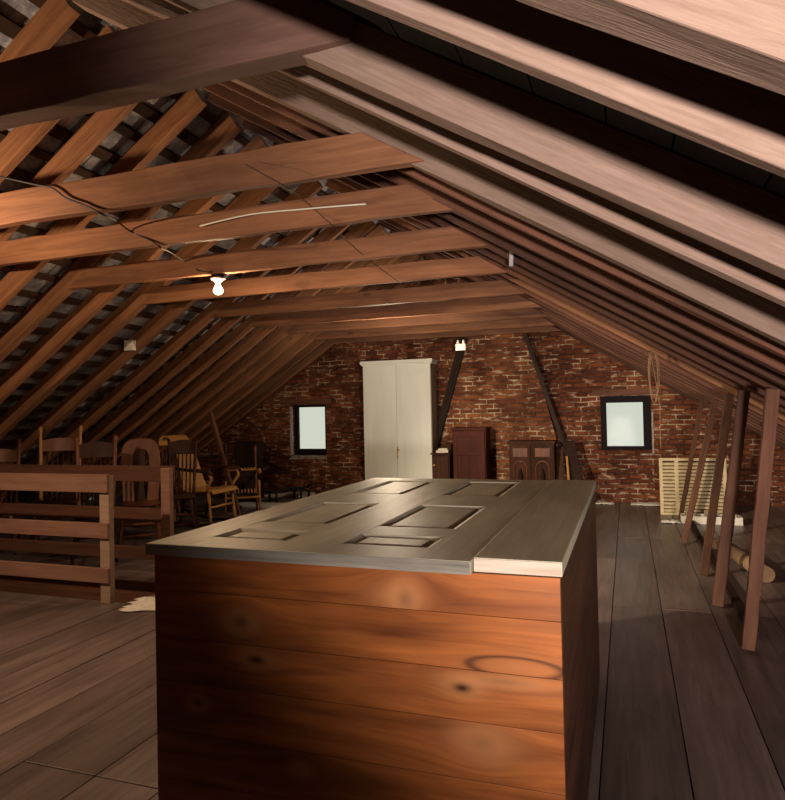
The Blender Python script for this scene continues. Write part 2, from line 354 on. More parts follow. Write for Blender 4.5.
# gable walls ----------------------------------------------------------
def gable(name,y0,th,holes,mat):
    bm=bmesh.new()
    xs=sorted({XL0-.4,XR0+.4,*[v for h in holes for v in h[:2]]}); zs=sorted({-.15,ZRDG+.4,*[v for h in holes for v in h[2:]]})
    V={}
    def vv(x,z):
        if (x,z) not in V: V[(x,z)]=bm.verts.new((x,y0,z))
        return V[(x,z)]
    for i in range(len(xs)-1):
        for j in range(len(zs)-1):
            mx,mz=(xs[i]+xs[i+1])/2,(zs[j]+zs[j+1])/2
            if any(h[0]<mx<h[1] and h[2]<mz<h[3] for h in holes): continue
            bm.faces.new((vv(xs[i],zs[j]),vv(xs[i+1],zs[j]),vv(xs[i+1],zs[j+1]),vv(xs[i],zs[j+1])))
    for n in (nR,nL):
        bmesh.ops.bisect_plane(bm,geom=bm.verts[:]+bm.edges[:]+bm.faces[:],plane_co=Vector((XRDG,0,ZRDG))+n*(RD+.0),plane_no=n,clear_outer=True)
    r=bmesh.ops.extrude_face_region(bm,geom=bm.faces[:]); bmesh.ops.translate(bm,verts=[v for v in r['geom'] if isinstance(v,bmesh.types.BMVert)],vec=(0,th,0))
    bmesh.ops.recalc_face_normals(bm,faces=bm.faces)
    me=bpy.data.meshes.new(name); bm.to_mesh(me); bm.free(); me.materials.append(mat)
    o=bpy.data.objects.new(name,me); COL.objects.link(o); return struct(o)
wL=(-5.25,-4.60,.60,1.46); wR=(-.355,.31,.725,1.478)
gable('wall_back',D,.34,[wL,wR],M['brick'])
gable('wall_front',YN-.25,.25,[],M['brick'])
# chimney breast, narrower at the top, built against the gable
cm=MB(); y0,y1=D-.10,D+.02
def trap(z): t=(2.75-z)/2.75; return (-2.23-.60*t-.0,-1.42+.68*t)
secs=[]
for z in (0,.5,1,1.5,2,2.5,2.75):
    a,b=trap(z); secs.append([(a,y0,z),(b,y0,z),(b,y1,z),(a,y1,z)])
cm.strip(secs); struct(cm.build('wall_chimney',M['brick2']))
# windows ---------------------------------------------------------------
R_=math.radians
def window(n,h,yf,fw,label_inner):
    x0,x1,z0,z1=h; a,b,c,d=label_inner
    f=MB(); t=.05
    f.rng(x0,a,yf,yf+t,z0,z1); f.rng(b,x1,yf,yf+t,z0,z1); f.rng(a,b,yf,yf+t,z0,c); f.rng(a,b,yf,yf+t,d,z1)
    o=struct(f.build('window_%d'%n,M['frameW'],bevel=.004))
    g=MB(); g.box(((a+b)/2,yf+.03,(c+d)/2),(b-a,.003,d-c),rot=Euler((R_(3.5),0,R_(2))).to_matrix()); g.build('glass_pane',M['glass'],o)
    return o
window(1,wL,D+.15,.03,(-5.185,-4.69,.735,1.425)); window(2,wR,D+.0,.05,(-.275,.205,.778,1.385))
ex=MB(); ex.rng(wL[0],wL[1],D+.005,D+.15,wL[2],wL[2]+.03); ex.rng(wL[0]-.005,wL[0]+.02,D-.006,D+.06,wL[2]+.04,wL[3]-.02)
ex.rng(wL[0]-.02,wL[0]+.25,D-.01,D+.02,wL[2]-.025,wL[2]-.005); ex.rng(wL[0]+.3,wL[0]+.62,D-.008,D+.02,wL[2]-.02,wL[2]-.004)
struct(ex.build('trim_3',M['plaster']))
lt=MB(); lt.rng(-5.42,-4.5,D-.02,D+.15,1.475,1.56); lt.rng(-.46,.45,D-.02,D+.15,1.49,1.575)
struct(lt.build('trim_4',M['stud']))
ex=MB(); ex.rng(.315,.335,D-.008,D+.02,.66,1.25); ex.rng(.16,.335,D-.008,D+.02,.655,.675); struct(ex.build('trim_5',M['plaster']))
# ------------------------------------------------------------------ rafters and collar beams
BY=[.99,1.88,2.79,3.50,4.385,5.285,6.41,7.29,8.15,9.02,9.70]
RYs=[]
for i in range(len(BY)-1):
    RYs.append(BY[i]); RYs.append((BY[i]+BY[i+1])/2)
RYs.append(BY[-1]); RYs=[-1.6,-.72,.12,.55]+RYs
RYs=[y for y in RYs if y<9.6]+[9.72]
RYR=[-1.75,-.76,.12,.99,1.28,1.885,2.17,2.765,3.06]+[y for y in RYs if y>3.3]
while len(RYR)<len(RYs): RYR.insert(0,RYR[0]-.5)
RYR=RYR[-len(RYs):]
nr=len(RYs)
RW_=.065
for i,y in enumerate(RYs):
    main=any(abs(y-b)<.02 for b in BY)
    k=nr-1-i
    rh=RD if main or y>5 else .10
    off=RD-rh/2
    j=random.uniform(-.012,.012) if y>1 else 0
    wdt=RW_ if not main else .075
    # right
    yr=RYR[i]; mr=yr>3.3 or any(abs(yr-v)<.04 for v in (.12,.99,1.885,2.765)); wdt=(.10 if mr else .05) if yr<3.3 else wdt; rh=RD; off=RD-rh/2+.002
    a=Vector((XRDG+.02,yr,ZRDG-.012))+nR*(off); b=Vector((XR0+.1,yr,-.06))+nR*(off+(j*.3))
    o=timber('rafter',a,b,wdt,rh,M['rafterR'] if yr<3.0 else (M['rafter'] if abs(yr-5.85)<.1 else M['rafterD']),up=nR)  # single lighter far rafter carries the bulb's light in its colour
    near=' with pale colour for lamp glare' if yr<3.2 else ''
    tag(o,'rafter of the right slope%s, %s counted from the brick gable wall'%(near,ORD[k]),'rafter','rafters of the right roof slope')
    a=Vector((XRDG-.02,y+.0,ZRDG-.012))+nL*(RD/2); b=Vector((XL0-.1,y,-.06))+nL*(RD/2)
    o=timber('rafter',a,b,random.uniform(.06,.085),RD,M['rafter'],up=nL,rough=.006)
    tag(o,'brown rafter of the left slope, %s counted from the brick gable wall'%ORD[k],'rafter','rafters of the left roof slope')
def xl(z): return -6.4+(z-1.067)/SL
def xr(z): return -.87+(2.42-z)/SR
BT=[None,(2.45,.20),(2.405,.175),(2.42,.165),(2.42,.155),(2.42,.15),(2.43,.15),(2.42,.15),(2.425,.15),(2.42,.15),(2.42,.17)]
for i,y in enumerate(BY):
    if i==0: continue
    z0,h=BT[i]
    th=.10 if i==1 else .055
    yy=y-.025 if i==1 else (y-.055 if i==2 else y-.012)
    xe=.13 if i==1 else (.02 if i==2 else 0)
    a=Vector((xl(z0)-.03,yy,z0+h/2)); b=Vector((xr(z0)+.04+xe,yy,z0+h/2))
    o=timber('collar_beam',a,b,th,h,M['oldbeam'] if i==1 else M['beam'],ends=(h/SL,h/SR if i>1 else -.06),rough=.005,bevel=.005)
    lb={1:'thick dark collar beam nearest the camera, across the upper left',2:'orange-brown collar beam, second from the camera, crossed by the black cable',3:'collar beam with a thin white strip on its face, third from the camera',4:'collar beam that carries the lit bulb, fourth from the camera',10:'last collar beam, lying against the brick gable above the wardrobe'}.get(i,'brown collar beam spanning the attic, %s from the camera'%ORD[i-1])
    tag(o,lb,'beam','collar beams across the attic')
# ------------------------------------------------------------------ knee wall studs (right)
for k,(y,x0,wd) in enumerate([(4.06,.585,.065),(4.88,.53,.07),(5.73,.53,.06),(6.99,.48,.055),(8.43,.55,.05)]):
    x1=(.745,.73,.755,.80,.82)[k]
    a=Vector((x0,y,.0)); b=Vector((x1,y,zR(x1)+.0))
    d=(b-a).normalized(); a=a+d*.012; b=b-d*.02
    o=timber('stud',a,b,.045,wd,M['stud'],up=Vector((-1,0,0)),rough=.003)
    tag(o,'slanting wall stud under the right slope, %s counted from the camera'%ORD[k],'stud','slanting studs under the right slope')
# ------------------------------------------------------------------ storage bin with door for a lid
box=empty('storage_bin',(-.73,2.54,0),0,'large pine-boarded storage bin topped by an old grey panelled door','storage bin')
ox=Vector((-.73,2.54,0))
def loc(x,y,z): return (x-ox.x,y-ox.y,z)
BX0,BX1,BY0_,BY1_,BZ=-1.328,-.160,1.625,3.47,.942
seams=[.942,.838,.701,.574,.43,.29,.15,.01]
kn={0:[(405,599,.04,.05,.5),(390,597,.07,.03,.0)],1:[(241,622,.05,.035,.7),(515,668,.10,.022,-1)],2:[(256,660,.05,.022,1.),(462,688,.045,.022,1.),(505,682,.11,.016,.35),(230,640,.06,.03,.0)],3:[(198,703,.035,.022,.9),(482,743,.07,.045,.35)],4:[(300,770,.03,.02,.4)],5:[],6:[]}
for i in range(7):
    z1,z0=seams[i],seams[i+1]+.0010
    ks=[]
    for (px,py,rx,rz,st) in kn[i]:
        p=at(px,py,y=BY0_); ks.append((p.x-ox.x,p.z,rx,rz,st))
    if not ks: ks=[(-.2+.3*(i%2),(z0+z1)/2,.05,.03,.7)]
    b=MB(); b.rng(*[v for v in (BX0-ox.x,BX1-ox.x,BY0_-ox.y,BY0_+.022-ox.y,z0,z1)])
    b.build('front_board',pine('pine_front_%d'%i,ks),box,bevel=.0012)
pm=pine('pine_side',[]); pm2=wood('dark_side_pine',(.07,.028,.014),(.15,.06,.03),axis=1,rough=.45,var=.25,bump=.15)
for i in range(7):
    z1,z0=seams[i],seams[i+1]+.0010
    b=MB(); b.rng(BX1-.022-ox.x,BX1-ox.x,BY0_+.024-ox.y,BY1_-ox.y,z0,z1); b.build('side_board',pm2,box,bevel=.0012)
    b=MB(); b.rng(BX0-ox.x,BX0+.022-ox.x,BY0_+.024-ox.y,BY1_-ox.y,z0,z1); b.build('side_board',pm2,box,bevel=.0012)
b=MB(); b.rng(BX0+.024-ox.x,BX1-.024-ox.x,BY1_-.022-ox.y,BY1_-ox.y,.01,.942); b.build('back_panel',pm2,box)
# lid: door
sc=(1.35-.975)/(1.35-.955)
def lx(v): return v*sc-ox.x
def ly(v): return v*sc-ox.y
LX0,LX1=-1.41,-.392; LY0,LY1=1.69,3.655
cols=[(-1.265,-1.0),(-.815,-.54)]; rows=[(1.83,1.995),(2.135,2.65),(2.965,3.53)]
dz0,dz1=.943,.975
d=MB()
xs=[LX0,cols[0][0],cols[0][1],cols[1][0],cols[1][1],LX1]; ys=[LY0]+[v for r_ in rows for v in r_]+[LY1]
for i in range(5):
    if i in (0,2,4): d.rng(lx(xs[i]),lx(xs[i+1]),ly(LY0),ly(LY1),dz0,dz1)
    else:
        for j in (0,2,4,6): d.rng(lx(xs[i]),lx(xs[i+1]),ly(ys[j]),ly(ys[j+1]),dz0,dz1-.0005)
door=d.build('lid_door',M['paintwood'],box)
door['label']='old panelled door in worn grey-green paint'
# worn front edge of the door
e=MB(); e.rng(lx(LX0)-.0,lx(LX1)-.001,ly(LY0)-.004,ly(LY0),dz0,dz1-.001); e.build('lid_edge',M['paintedge'],box)
for (cx0,cx1) in cols:
    for (ry0,ry1) in rows:
        p=MB(); X0,X1,Y0,Y1=lx(cx0),lx(cx1),ly(ry0),ly(ry1)
        z=.964
        p.rng(X0,X1,Y0,Y1,.945,z)
        mo=MB()
        # bevelled moulding round the edge and raised field
        def pr(x0,x1,y0,y1,zb,zt,ins):
            p.strip([[(x0,y0,zb),(x1,y0,zb),(x1,y1,zb),(x0,y1,zb)],[(x0+ins,y0+ins,zt),(x1-ins,y0+ins,zt),(x1-ins,y1-ins,zt),(x0+ins,y1-ins,zt)]])
        pr(X0+.022,X1-.022,Y0+.022,Y1-.022,z-.001,.9715,.014)
        for (a_,b_) in (((X0,Y0),(X1,Y0)),((X1,Y0),(X1,Y1)),((X1,Y1),(X0,Y1)),((X0,Y1),(X0,Y0))):
            
            c_=Vector(((X0+X1)/2,(Y0+Y1)/2,0)); A=Vector((*a_,0)); B=Vector((*b_,0)); dn=(c_-(A+B)/2).normalized()*.020; tt=(B-A).normalized()*.020
            mo.strip([[A+Vector((0,0,.960)),A+dn+tt+Vector((0,0,.960)),A+dn+tt+Vector((0,0,.966)),A+Vector((0,0,.9745))],[B+Vector((0,0,.960)),B+dn-tt+Vector((0,0,.960)),B+dn-tt+Vector((0,0,.966)),B+Vector((0,0,.9745))]])
        p.build('panel',M['paintwood'],door,bevel=.002); mo.build('moulding',M['mould'],door)
# board beside the door
b=MB(); 
b.rng(lx(LX1)+.002,-.155-ox.x,1.632-ox.y,3.462-ox.y,.943,.979)
bo=b.build('lid_plank',M['paintwood'],box,bevel=.003)
b=MB(); b.rng(lx(LX1)+.004,-.157-ox.x,1.629-ox.y,1.632-ox.y,.945,.977); q=b.build('plank_end',M['boardend'],bo); q['label']='chipped pale end of the plank'
# ------------------------------------------------------------------ stair railings
def railing(y,xa,xp,label,pw,pm_,rw):
    r=empty('stair_railing',(xp,y,0),0,label,'railing','railings round the stair opening')
    b=MB(); b.rng(-pw/2,pw/2,.0,.05,0.0,.915); b.build('post',pm_,r,bevel=.003)
    for (z0,z1) in ((.80,.93),(.472,.58),(.152,.258)):
        b=MB(); b.rng(xa-xp,pw/2+(.0 if rw else .01),*((.051,.077) if rw else (-.027,-.001)),z0,z1); b.build('rail',M['rail2'] if rw else M['rail'],r,bevel=.003)
    b=MB(); b.rng(-2.2-pw/2,-2.2+pw/2,0,.05,0,.915); b.build('post',pm_,r,bevel=.003)
    return r
railing(3.845,-6.6,-3.575,'lighter pink-brown railing on the near side of the stair opening',.085,M['railpost'],0)
r=railing(4.48,-6.6,-3.545,'dark railing on the far side of the stair opening, in front of the chairs',.085,M['rail'],1)
# ------------------------------------------------------------------ wardrobe
wx0,wx1,wy,wz=-3.765,-2.69,9.35,2.09
w=empty('wardrobe',((wx0+wx1)/2,wy+.2,0),0,'tall white two-door wardrobe standing against the brick gable wall','wardrobe')
hw=(wx1-wx0)/2
b=MB(); b.rng(-hw,hw-.02,-.18,.10,.08,wz-.05); b.build('body',M['white'],w,bevel=.003)
b=MB()
for k in range(3): b.rng(hw-.02,hw,-.18+k*.094,-.18+k*.094+.090,.08,wz-.05)
q=b.build('side_panel',M['whiteside'],w,bevel=.003); q['label']='unpainted brown side boards'
for s_ in (-1,1):
    b=MB(); xa,xb=(-hw+.01,-.004) if s_<0 else (.004,hw-.01)
    b.rng(xa,xb,-.2,-.18,.1,wz-.07)
    dr=b.build('door',M['white'],w,bevel=.003)
    b=MB(); b.rng(xa+.08,xb-.08,-.203,-.199,.25,wz-.22); b.build('door_panel',M['white'],dr,bevel=.002)
b=MB(); b.rng(-.006,.008,-.207,-.199,.62,.80); b.rng(.012,.026,-.215,-.2,.74,.77); b.build('latch',M['brass'],w)
b=MB(); b.rng(-hw-.03,hw+.03,-.225,.10,wz-.05,wz); b.rng(-hw-.015,hw+.015,-.21,.10,wz-.07,wz-.05); b.build('cornice',M['white'],w,bevel=.006)
b=MB(); b.rng(-hw,hw,-.19,.10,0,.08); b.build('plinth',M['white'],w,bevel=.004)
# red cupboard
c=empty('cupboard',(-2.135,9.48,0),0,'dark red single-door cupboard right of the white wardrobe','cupboard')
b=MB(); b.rng(-.24,.24,-.16,.16,.05,1.04); b.build('body',M['redwood'],c,bevel=.004)
b=MB(); b.rng(-.225,.225,-.178,-.16,.08,1.02)
dr=b.build('door',M['redwood'],c,bevel=.003)
b=MB()
for q in ((-.225,-.17,.08,1.02),(.17,.225,.08,1.02),(-.17,.17,.95,1.02),(-.17,.17,.08,.15),(-.17,.17,.68,.73)): b.rng(q[0],q[1],-.186,-.178,q[2],q[3])
b.build('door_frame',M['redwood'],dr,bevel=.002)
b=MB(); b.rng(-.26,.26,-.2,.17,1.04,1.075); b.build('top',M['redwood'],c,bevel=.005)
b=MB(); b.rng(-.24,.24,-.15,.15,0,.05); b.build('plinth',M['redwood'],c)
# small cabinet
c=empty('small_cabinet',(-2.53,9.36,0),0,'small low brown cabinet squeezed between the white wardrobe and the red cupboard','cabinet')
b=MB(); b.rng(-.13,.13,-.15,.15,.04,.70); b.build('body',M['brownwood'],c,bevel=.004)
b=MB(); b.rng(-.115,.115,-.165,-.15,.08,.67); dr=b.build('door',M['brownwood'],c,bevel=.003)
b=MB(); b.tube([(-.09,-.166,.55),(-.09,-.19,.55)],.012); b.build('knob',M['brass'],dr)
b=MB(); b.rng(-.145,.145,-.18,.16,.70,.72); b.build('top',M['brownwood'],c,bevel=.004)
def crumple(name,cx_,cy_,z,a,b_,h,mat,label,cat,group=None,n=14,rz=0):
    bm=bmesh.new(); bmesh.ops.create_grid(bm,x_segments=n,y_segments=n,size=.5)
    for v in bm.verts:
        u=v.co.copy(); e=1-max(abs(u.x),abs(u.y))*2
        v.co=Vector((u.x*a*(1+random.uniform(-.08,.08)),u.y*b_*(1+random.uniform(-.08,.08)),h*random.uniform(.15,1)*(.35+.65*min(1,e*3))+.0))
    for f in bm.faces: f.smooth=True
    me=bpy.data.meshes.new(name); bm.to_mesh(me); bm.free(); me.materials.append(mat)
    o=bpy.data.objects.new(name,me); COL.objects.link(o); o.location=(cx_,cy_,z); o.rotation_euler=(0,0,rz)
    so=o.modifiers.new('thick','SOLIDIFY'); so.thickness=.003; so.offset=1
    return tag(o,label,cat,group)
b=MB(); b.rng(-.09,.09,-.07,.07,0,.035); b.rng(-.06,.07,-.05,.06,.036,.06); o=b.build('paper_stack',M['paper'],loc=(-2.52,9.33,.721)); tag(o,'pale stack of papers lying on the small low cabinet','papers')
b=MB(); b.rng(-.06,.06,-.05,.05,0,.10); b.rng(-.065,.065,-.055,.055,.10,.12); o=b.build('wooden_box',M['brownwood'],loc=(-2.48,9.45,.721)); tag(o,'small brown box behind the papers on the low cabinet','box')
# carved cabinet
c=empty('carved_cabinet',(-1.27,9.52,0),0,'low brown cabinet with two arched carved doors against the chimney bricks','cabinet')
b=MB(); b.rng(-.31,.31,-.15,.16,.05,.84); b.build('body',M['brownwood'],c,bevel=.004)
b=MB(); b.rng(-.33,.33,-.18,.17,.84,.875); b.build('top',M['brownwood'],c,bevel=.006)
b=MB(); b.rng(-.31,.31,-.16,.15,0,.05); b.build('plinth',M['brownwood'],c)
for s_ in (-1,1):
    cx_=s_*.152
    b=MB(); b.rng(cx_-.143,cx_+.143,-.165,-.15,.07,.82); dr=b.build('door',M['brownwood'],c,bevel=.003)
    b=MB()
    arch=[(cx_-.09,.12),(cx_-.09,.5)]+[(cx_-.09*math.cos(t*PI/8),.5+.1*math.sin(t*PI/8)) for t in range(1,8)]+[(cx_+.09,.5),(cx_+.09,.12)]
    b.tube([(x_,-.168,z_) for x_,z_ in arch],.011,6)
    b.rng(cx_-.10,cx_+.10,-.175,-.165,.66,.78); b.build('arched_moulding',M['chair_red'],dr)
    b=MB(); b.tube([(cx_,-.168,.2),(cx_,-.175,.3),(cx_,-.175,.42),(cx_,-.168,.5)],[.012,.034,.03,.008],8); b.build('carving',M['dark'],dr)
# dark strips along the chimney edges, built in place of their shadow
for nm,(za,xa),(zb,xb),wd,lb in (('shadow_strip',(.02,-2.98),(2.40,-2.26),.11,'dark diagonal strip for the shadow on the left edge of the chimney, behind the wardrobe'),('shadow_strip',(.02,-.60),(2.40,-1.36),.06,'thin dark diagonal strip for the shadow on the right edge of the chimney')):
    o=timber(nm,(xa,D-.13,za),(xb,D-.13,zb),wd,.05,M['edge_shadow'],up=(0,1,0),rough=.004); tag(o,lb,'shadow_strip')
o=timber('leaning_board',(-.62,9.28,.014),(-.78,9.58,.86),.17,.03,M['dark'],up=(0,1,.35)); tag(o,'broad black board leaning on the wall at the foot of the thin dark strip','board')
o=timber('leaning_stick',(-.74,9.14,.01),(-.80,9.46,.66),.03,.02,M['chair_gold'],up=(0,1,.3),rough=.002); tag(o,'thin pale wooden stick leaning left of the black board','stick')
o=timber('leaning_board',(-.90,9.42,.012),(-.90,9.62,.78),.10,.03,M['brownwood'],up=(0,1,.3)); tag(o,'narrow brown board leaning beside the carved cabinet','board')
# ------------------------------------------------------------------ shutter, tray etc. (right back)
c=empty('louvred_shutter',(.73,8.80,0),0,'pale yellow louvred shutter leaning upright behind the slanting studs','shutter')
c.rotation_euler=(math.radians(-5),0,math.radians(2))
for (xa,xb) in ((-.375,-.335),(-.20,-.155),(.335,.375)):
    b=MB(); b.rng(xa,xb,-.015,.015,.0,.69); b.build('stile',M['slat'],c,bevel=.002)
for (za,zb) in ((0,.03),(.655,.69)):
    b=MB(); b.rng(-.335,.335,-.013,.013,za,zb); b.build('rail',M['slat'],c,bevel=.002)
for (xa,xb) in ((-.335,-.20),(-.155,.335)):
    b=MB()
    for k in range(14):
        z=.055+k*.0435; b.box(((xa+xb)/2,0,z),(xb-xa,.03,.027),rot=Euler((math.radians(20),0,0)).to_matrix())
    b.build('louvres',M['slat'],c)
b=MB(); b.rng(-.37,.37,.02,.03,.02,.67); b.build('backing_board',M['dark'],c)
c=empty('long_tray',(.86,8.28,0),math.radians(-1),'long shallow white tray on the floor in front of the louvred shutter','tray')
b=MB(); b.rng(-.31,.31,-.1,.1,.0,.012); b.build('base',M['paper'],c)
for q in ((-.31,.31,-.1,-.088),(-.31,.31,.088,.1),(-.31,-.298,-.088,.088),(.298,.31,-.088,.088)):
    b=MB(); b.rng(*q,.012,.085); b.build('side',M['paper'],c,bevel=.002)
for k,(dx,s_,lb) in enumerate(((-.22,.13,'mottled crumpled rag at the left end of the white tray'),(.0,.16,'largest crumpled rag, in the middle of the white tray'),(.21,.13,'crumpled rag at the right end of the white tray'))):
    crumple('rag',.86+dx,8.28,.016,s_*1.0,.11,.12,M['rag'],lb,'rag','rags in the white tray')
crumple('paper_scrap',.44,8.22,.001,.2,.12,.03,M['paper'],'pale crumpled scrap left of the white tray','paper')
o=MB(); o.tube([(.80,6.62,.062),(.95,5.62,.062)],.06,16); o=o.build('cardboard_tube',M['tube']); tag(o,'pale brown cardboard tube lying on the floor among the studs','tube')
o=MB(); o.rng(-.06,.06,-.05,.05,0,.06); o.rng(-.035,.035,-.03,.03,.06,.085); o=o.build('wood_block',M['tube'],loc=(.74,6.85,.001),rot=(0,0,.4)); tag(o,'small pale wood block at the far end of the cardboard tube','block')
o=timber('floor_batten',(.64,8.3,.022),(.66,4.3,.022),.05,.04,M['dark'],up=(0,0,1)); tag(o,'long dark batten lying on the floor behind the feet of the studs','batten')
for px,py,a_,b_,lb in ((605,502.5,.26,.16,'small white paper scrap on the floor nearest the box, below the right window'),(648,503,.42,.2,'white paper sheet on the floor beside the louvred shutter')):
    p=at(px,py,z=0); crumple('paper_scrap',p.x,min(p.y,9.6),.002,a_,b_,.03,M['paper'],lb,'paper')
crumple('sun_patch_sheet',-2.93,4.02,.002,.95,.34,.02,M['paper'],'pale rumpled sheet standing in for a sunlit patch on the floor left of the storage bin','paper',rz=math.radians(20))  # pale sheet stands in for a patch of sun on the floor
# ------------------------------------------------------------------ lamp, wires, outlets
lp=empty('ceiling_lamp',(-2.94,4.375,2.418),0,'bare lit bulb in a white socket under the fourth collar beam','lamp')
b=MB(); b.tube([(0,0,0),(0,0,-.022)],[.045,.045],16); b.build('mounting_block',M['dark'],lp)
b=MB(); b.tube([(0,0,-.022),(0,0,-.03),(0,0,-.034),(0,0,-.05),(0,0,-.062)],[.03,.058,.06,.034,.026],20); b.build('socket',M['porc'],lp)
b=MB(); b.tube([(0,0,-.058),(0,0,-.075),(0,0,-.095),(0,0,-.115),(0,0,-.135),(0,0,-.148),(0,0,-.155)],[.014,.016,.026,.036,.036,.024,.006],20); bb=b.build('bulb',M['bulb'],lp)
bb.visible_shadow=True
def wire(name,pts,r,mat,label,cat,smooth=True):
    pts=[Vector(p) for p in pts]; out=[]
    for i in range(len(pts)-1):
        p0,p1,p2,p3=pts[max(i-1,0)],pts[i],pts[i+1],pts[min(i+2,len(pts)-1)]
        for k in range(4):
            t=k/4; c=.5*((2*p1)+(p2-p0)*t+(2*p0-5*p1+4*p2-p3)*t*t+(3*p1-p0-3*p2+p3)*t**3)
            out.append(c if smooth else p1.lerp(p2,t))
    out.append(pts[-1]); b=MB(); b.tube(out,r,6); return tag(b.build(name,mat),label,cat)
yb=[2.745,3.46,4.35]
w1=[(*at(-30,170,y=2.686),),(*at(33,184,y=2.686),),(*at(52,188,y=2.686),),(*at(66,198,y=2.686),),(*at(86,206,y=2.686),),(*at(106,216,y=2.73),),(*at(118,222,y=3.2),),(*at(130,231,y=3.447),),(*at(152,241,y=3.44),),(*at(161,248,y=3.44),),(*at(168,251,y=3.8),),(*at(184,261,y=4.33),),(*at(200,271,y=4.335),),(*at(212,272,y=4.34),)]
wire('electric_cable',[Vector(p) for p in w1],.0055,M['wire'],'black cable running over the collar beams to the lit bulb','cable')
w2=[at(245,164,y=2.686),at(285,186,y=2.686),at(300,196,y=3.1),at(313,208,y=3.447),at(333,226,y=3.447),at(345,238,y=3.9),at(362,254,y=4.33),at(388,274,y=4.9),at(400,283,y=5.23)]
wire('thin_wire',w2,.0022,M['wire'],'thin dark wire crossing the middle of the second to fifth collar beams','wire')
w3=[at(200,226,y=3.430),at(250,214.5,y=3.430),at(305,209,y=3.430),at(340,206,y=3.430),at(366,204,y=3.430)]
wire('conduit_strip',w3,.005,M['porc'],'thin white strip fixed along the face of the third collar beam','strip')
# twin socket outlet on the beam (px 461,345)
p=at(461,345,y=8.10); c=empty('twin_outlet',(p.x,8.09,p.z-.07),0,'white twin-pronged fixture on a far collar beam, right of the wardrobe top','fixture')
b=MB(); b.rng(-.065,.065,-.02,.02,0,.085); b.build('body',M['porc'],c,bevel=.006)
for s_ in (-.035,.035):
    b=MB(); b.tube([(s_,0,.085),(s_,0,.115),(s_,0,.13)],[.018,.016,.012],10); b.build('prong',M['porc'],c)
# white box on a left rafter
b=MB(); b.rng(-.055,.055,-.03,.03,-.055,.055); b.rng(-.03,.03,-.036,-.03,-.03,.03); o=b.build('junction_box',M['porc'],bevel=.006)
yj=5.285+.56-.075; p=at(130,345.5,y=yj); o.location=p; tag(o,'small white junction box fixed to a rafter of the left slope','junction box')
b=MB(); b.rng(-.006,.02,-.035,.0,-.06,.06); o=b.build('metal_tag',M['grey'],bevel=.002); p=at(511,258,y=4.345); o.location=(p.x,4.345,p.z); o.rotation_euler=(0,.05,0); tag(o,'small grey metal plate nailed at the right end of the fourth collar beam','plate')
# hanging bundle of cord
base=at(652,350,y=5.66)
pts=[]
for k in range(5):
    cxk=random.uniform(-.012,.02); wd=random.uniform(.018,.04); ln=random.uniform(.30,.42)
    for t in range(12):
        a=t/12*2*PI; pts.append(base+Vector((cxk+wd*math.sin(a),random.uniform(-.015,.015),-.01-ln/2+ln/2*math.cos(a))))
pts+= [base+Vector((.04,0,-.38)),base+Vector((.045,0,-.6)),base+Vector((.045,.0,-.78))]
wire('hanging_cord',pts,.0028,M['string'],'tangled loops of tan cord hanging from the right slope by the window','cord')
# ------------------------------------------------------------------ chairs
TP=[(0,.012),(.06,.017),(.1,.013),(.2,.021),(.35,.019),(.5,.015),(.7,.021),(.85,.022),(1,.019)]
def seatmesh(w,d,z,mat,root,n=20,th=.035,name='seat'):
    b=MB(); pts=[]
    for k in range(n):
        a=2*PI*k/n; c_,s_=math.cos(a),math.sin(a)
        ex=.5
        x=math.copysign(abs(c_)**ex,c_)*w/2; y=math.copysign(abs(s_)**ex,s_)*d/2
        x*=1-.10*(y/d+.5)*1.0 if True else 1
        pts.append((x,y))
    b.strip([[(x*.93,y*.93,z-th) for x,y in pts],[(x,y,z-th*.4) for x,y in pts],[(x*.97,y*.97,z) for x,y in pts],[(x*.6,y*.6,z-.008) for x,y in pts]],smooth=True)
    return b.build(name,mat,root)
def legs(root,mat,w,d,h,rock=False,spl=.05):
    for sx in (-1,1):
        for sy in (-1,1):
            b=MB(); top=(sx*(w/2-.05),sy*(d/2-.05),h-.03); bot=(sx*(w/2-.05+spl),sy*(d/2-.05+spl),.0 if not rock else .055)
            b.turned(bot,top,TP); b.build('leg',mat,root)
    for sy in (-1,1):
        for zf in ((.3,.55) if sy<0 else (.4,)):
            b=MB(); e=spl*(1-zf); b.turned((-(w/2-.05+e),sy*(d/2-.05+e),h*zf),((w/2-.05+e),sy*(d/2-.05+e),h*zf),[(0,.009),(.2,.011),(.5,.017),(.8,.011),(1,.009)],8); b.build('stretcher',mat,root)
    for sx in (-1,1):
        b=MB(); zf=.38; e=spl*(1-zf); b.turned((sx*(w/2-.05+e),-(d/2-.05+e),h*zf),(sx*(w/2-.05+e),(d/2-.05+e),h*zf),[(0,.009),(.2,.011),(.5,.017),(.8,.011),(1,.009)],8); b.build('stretcher',mat,root)
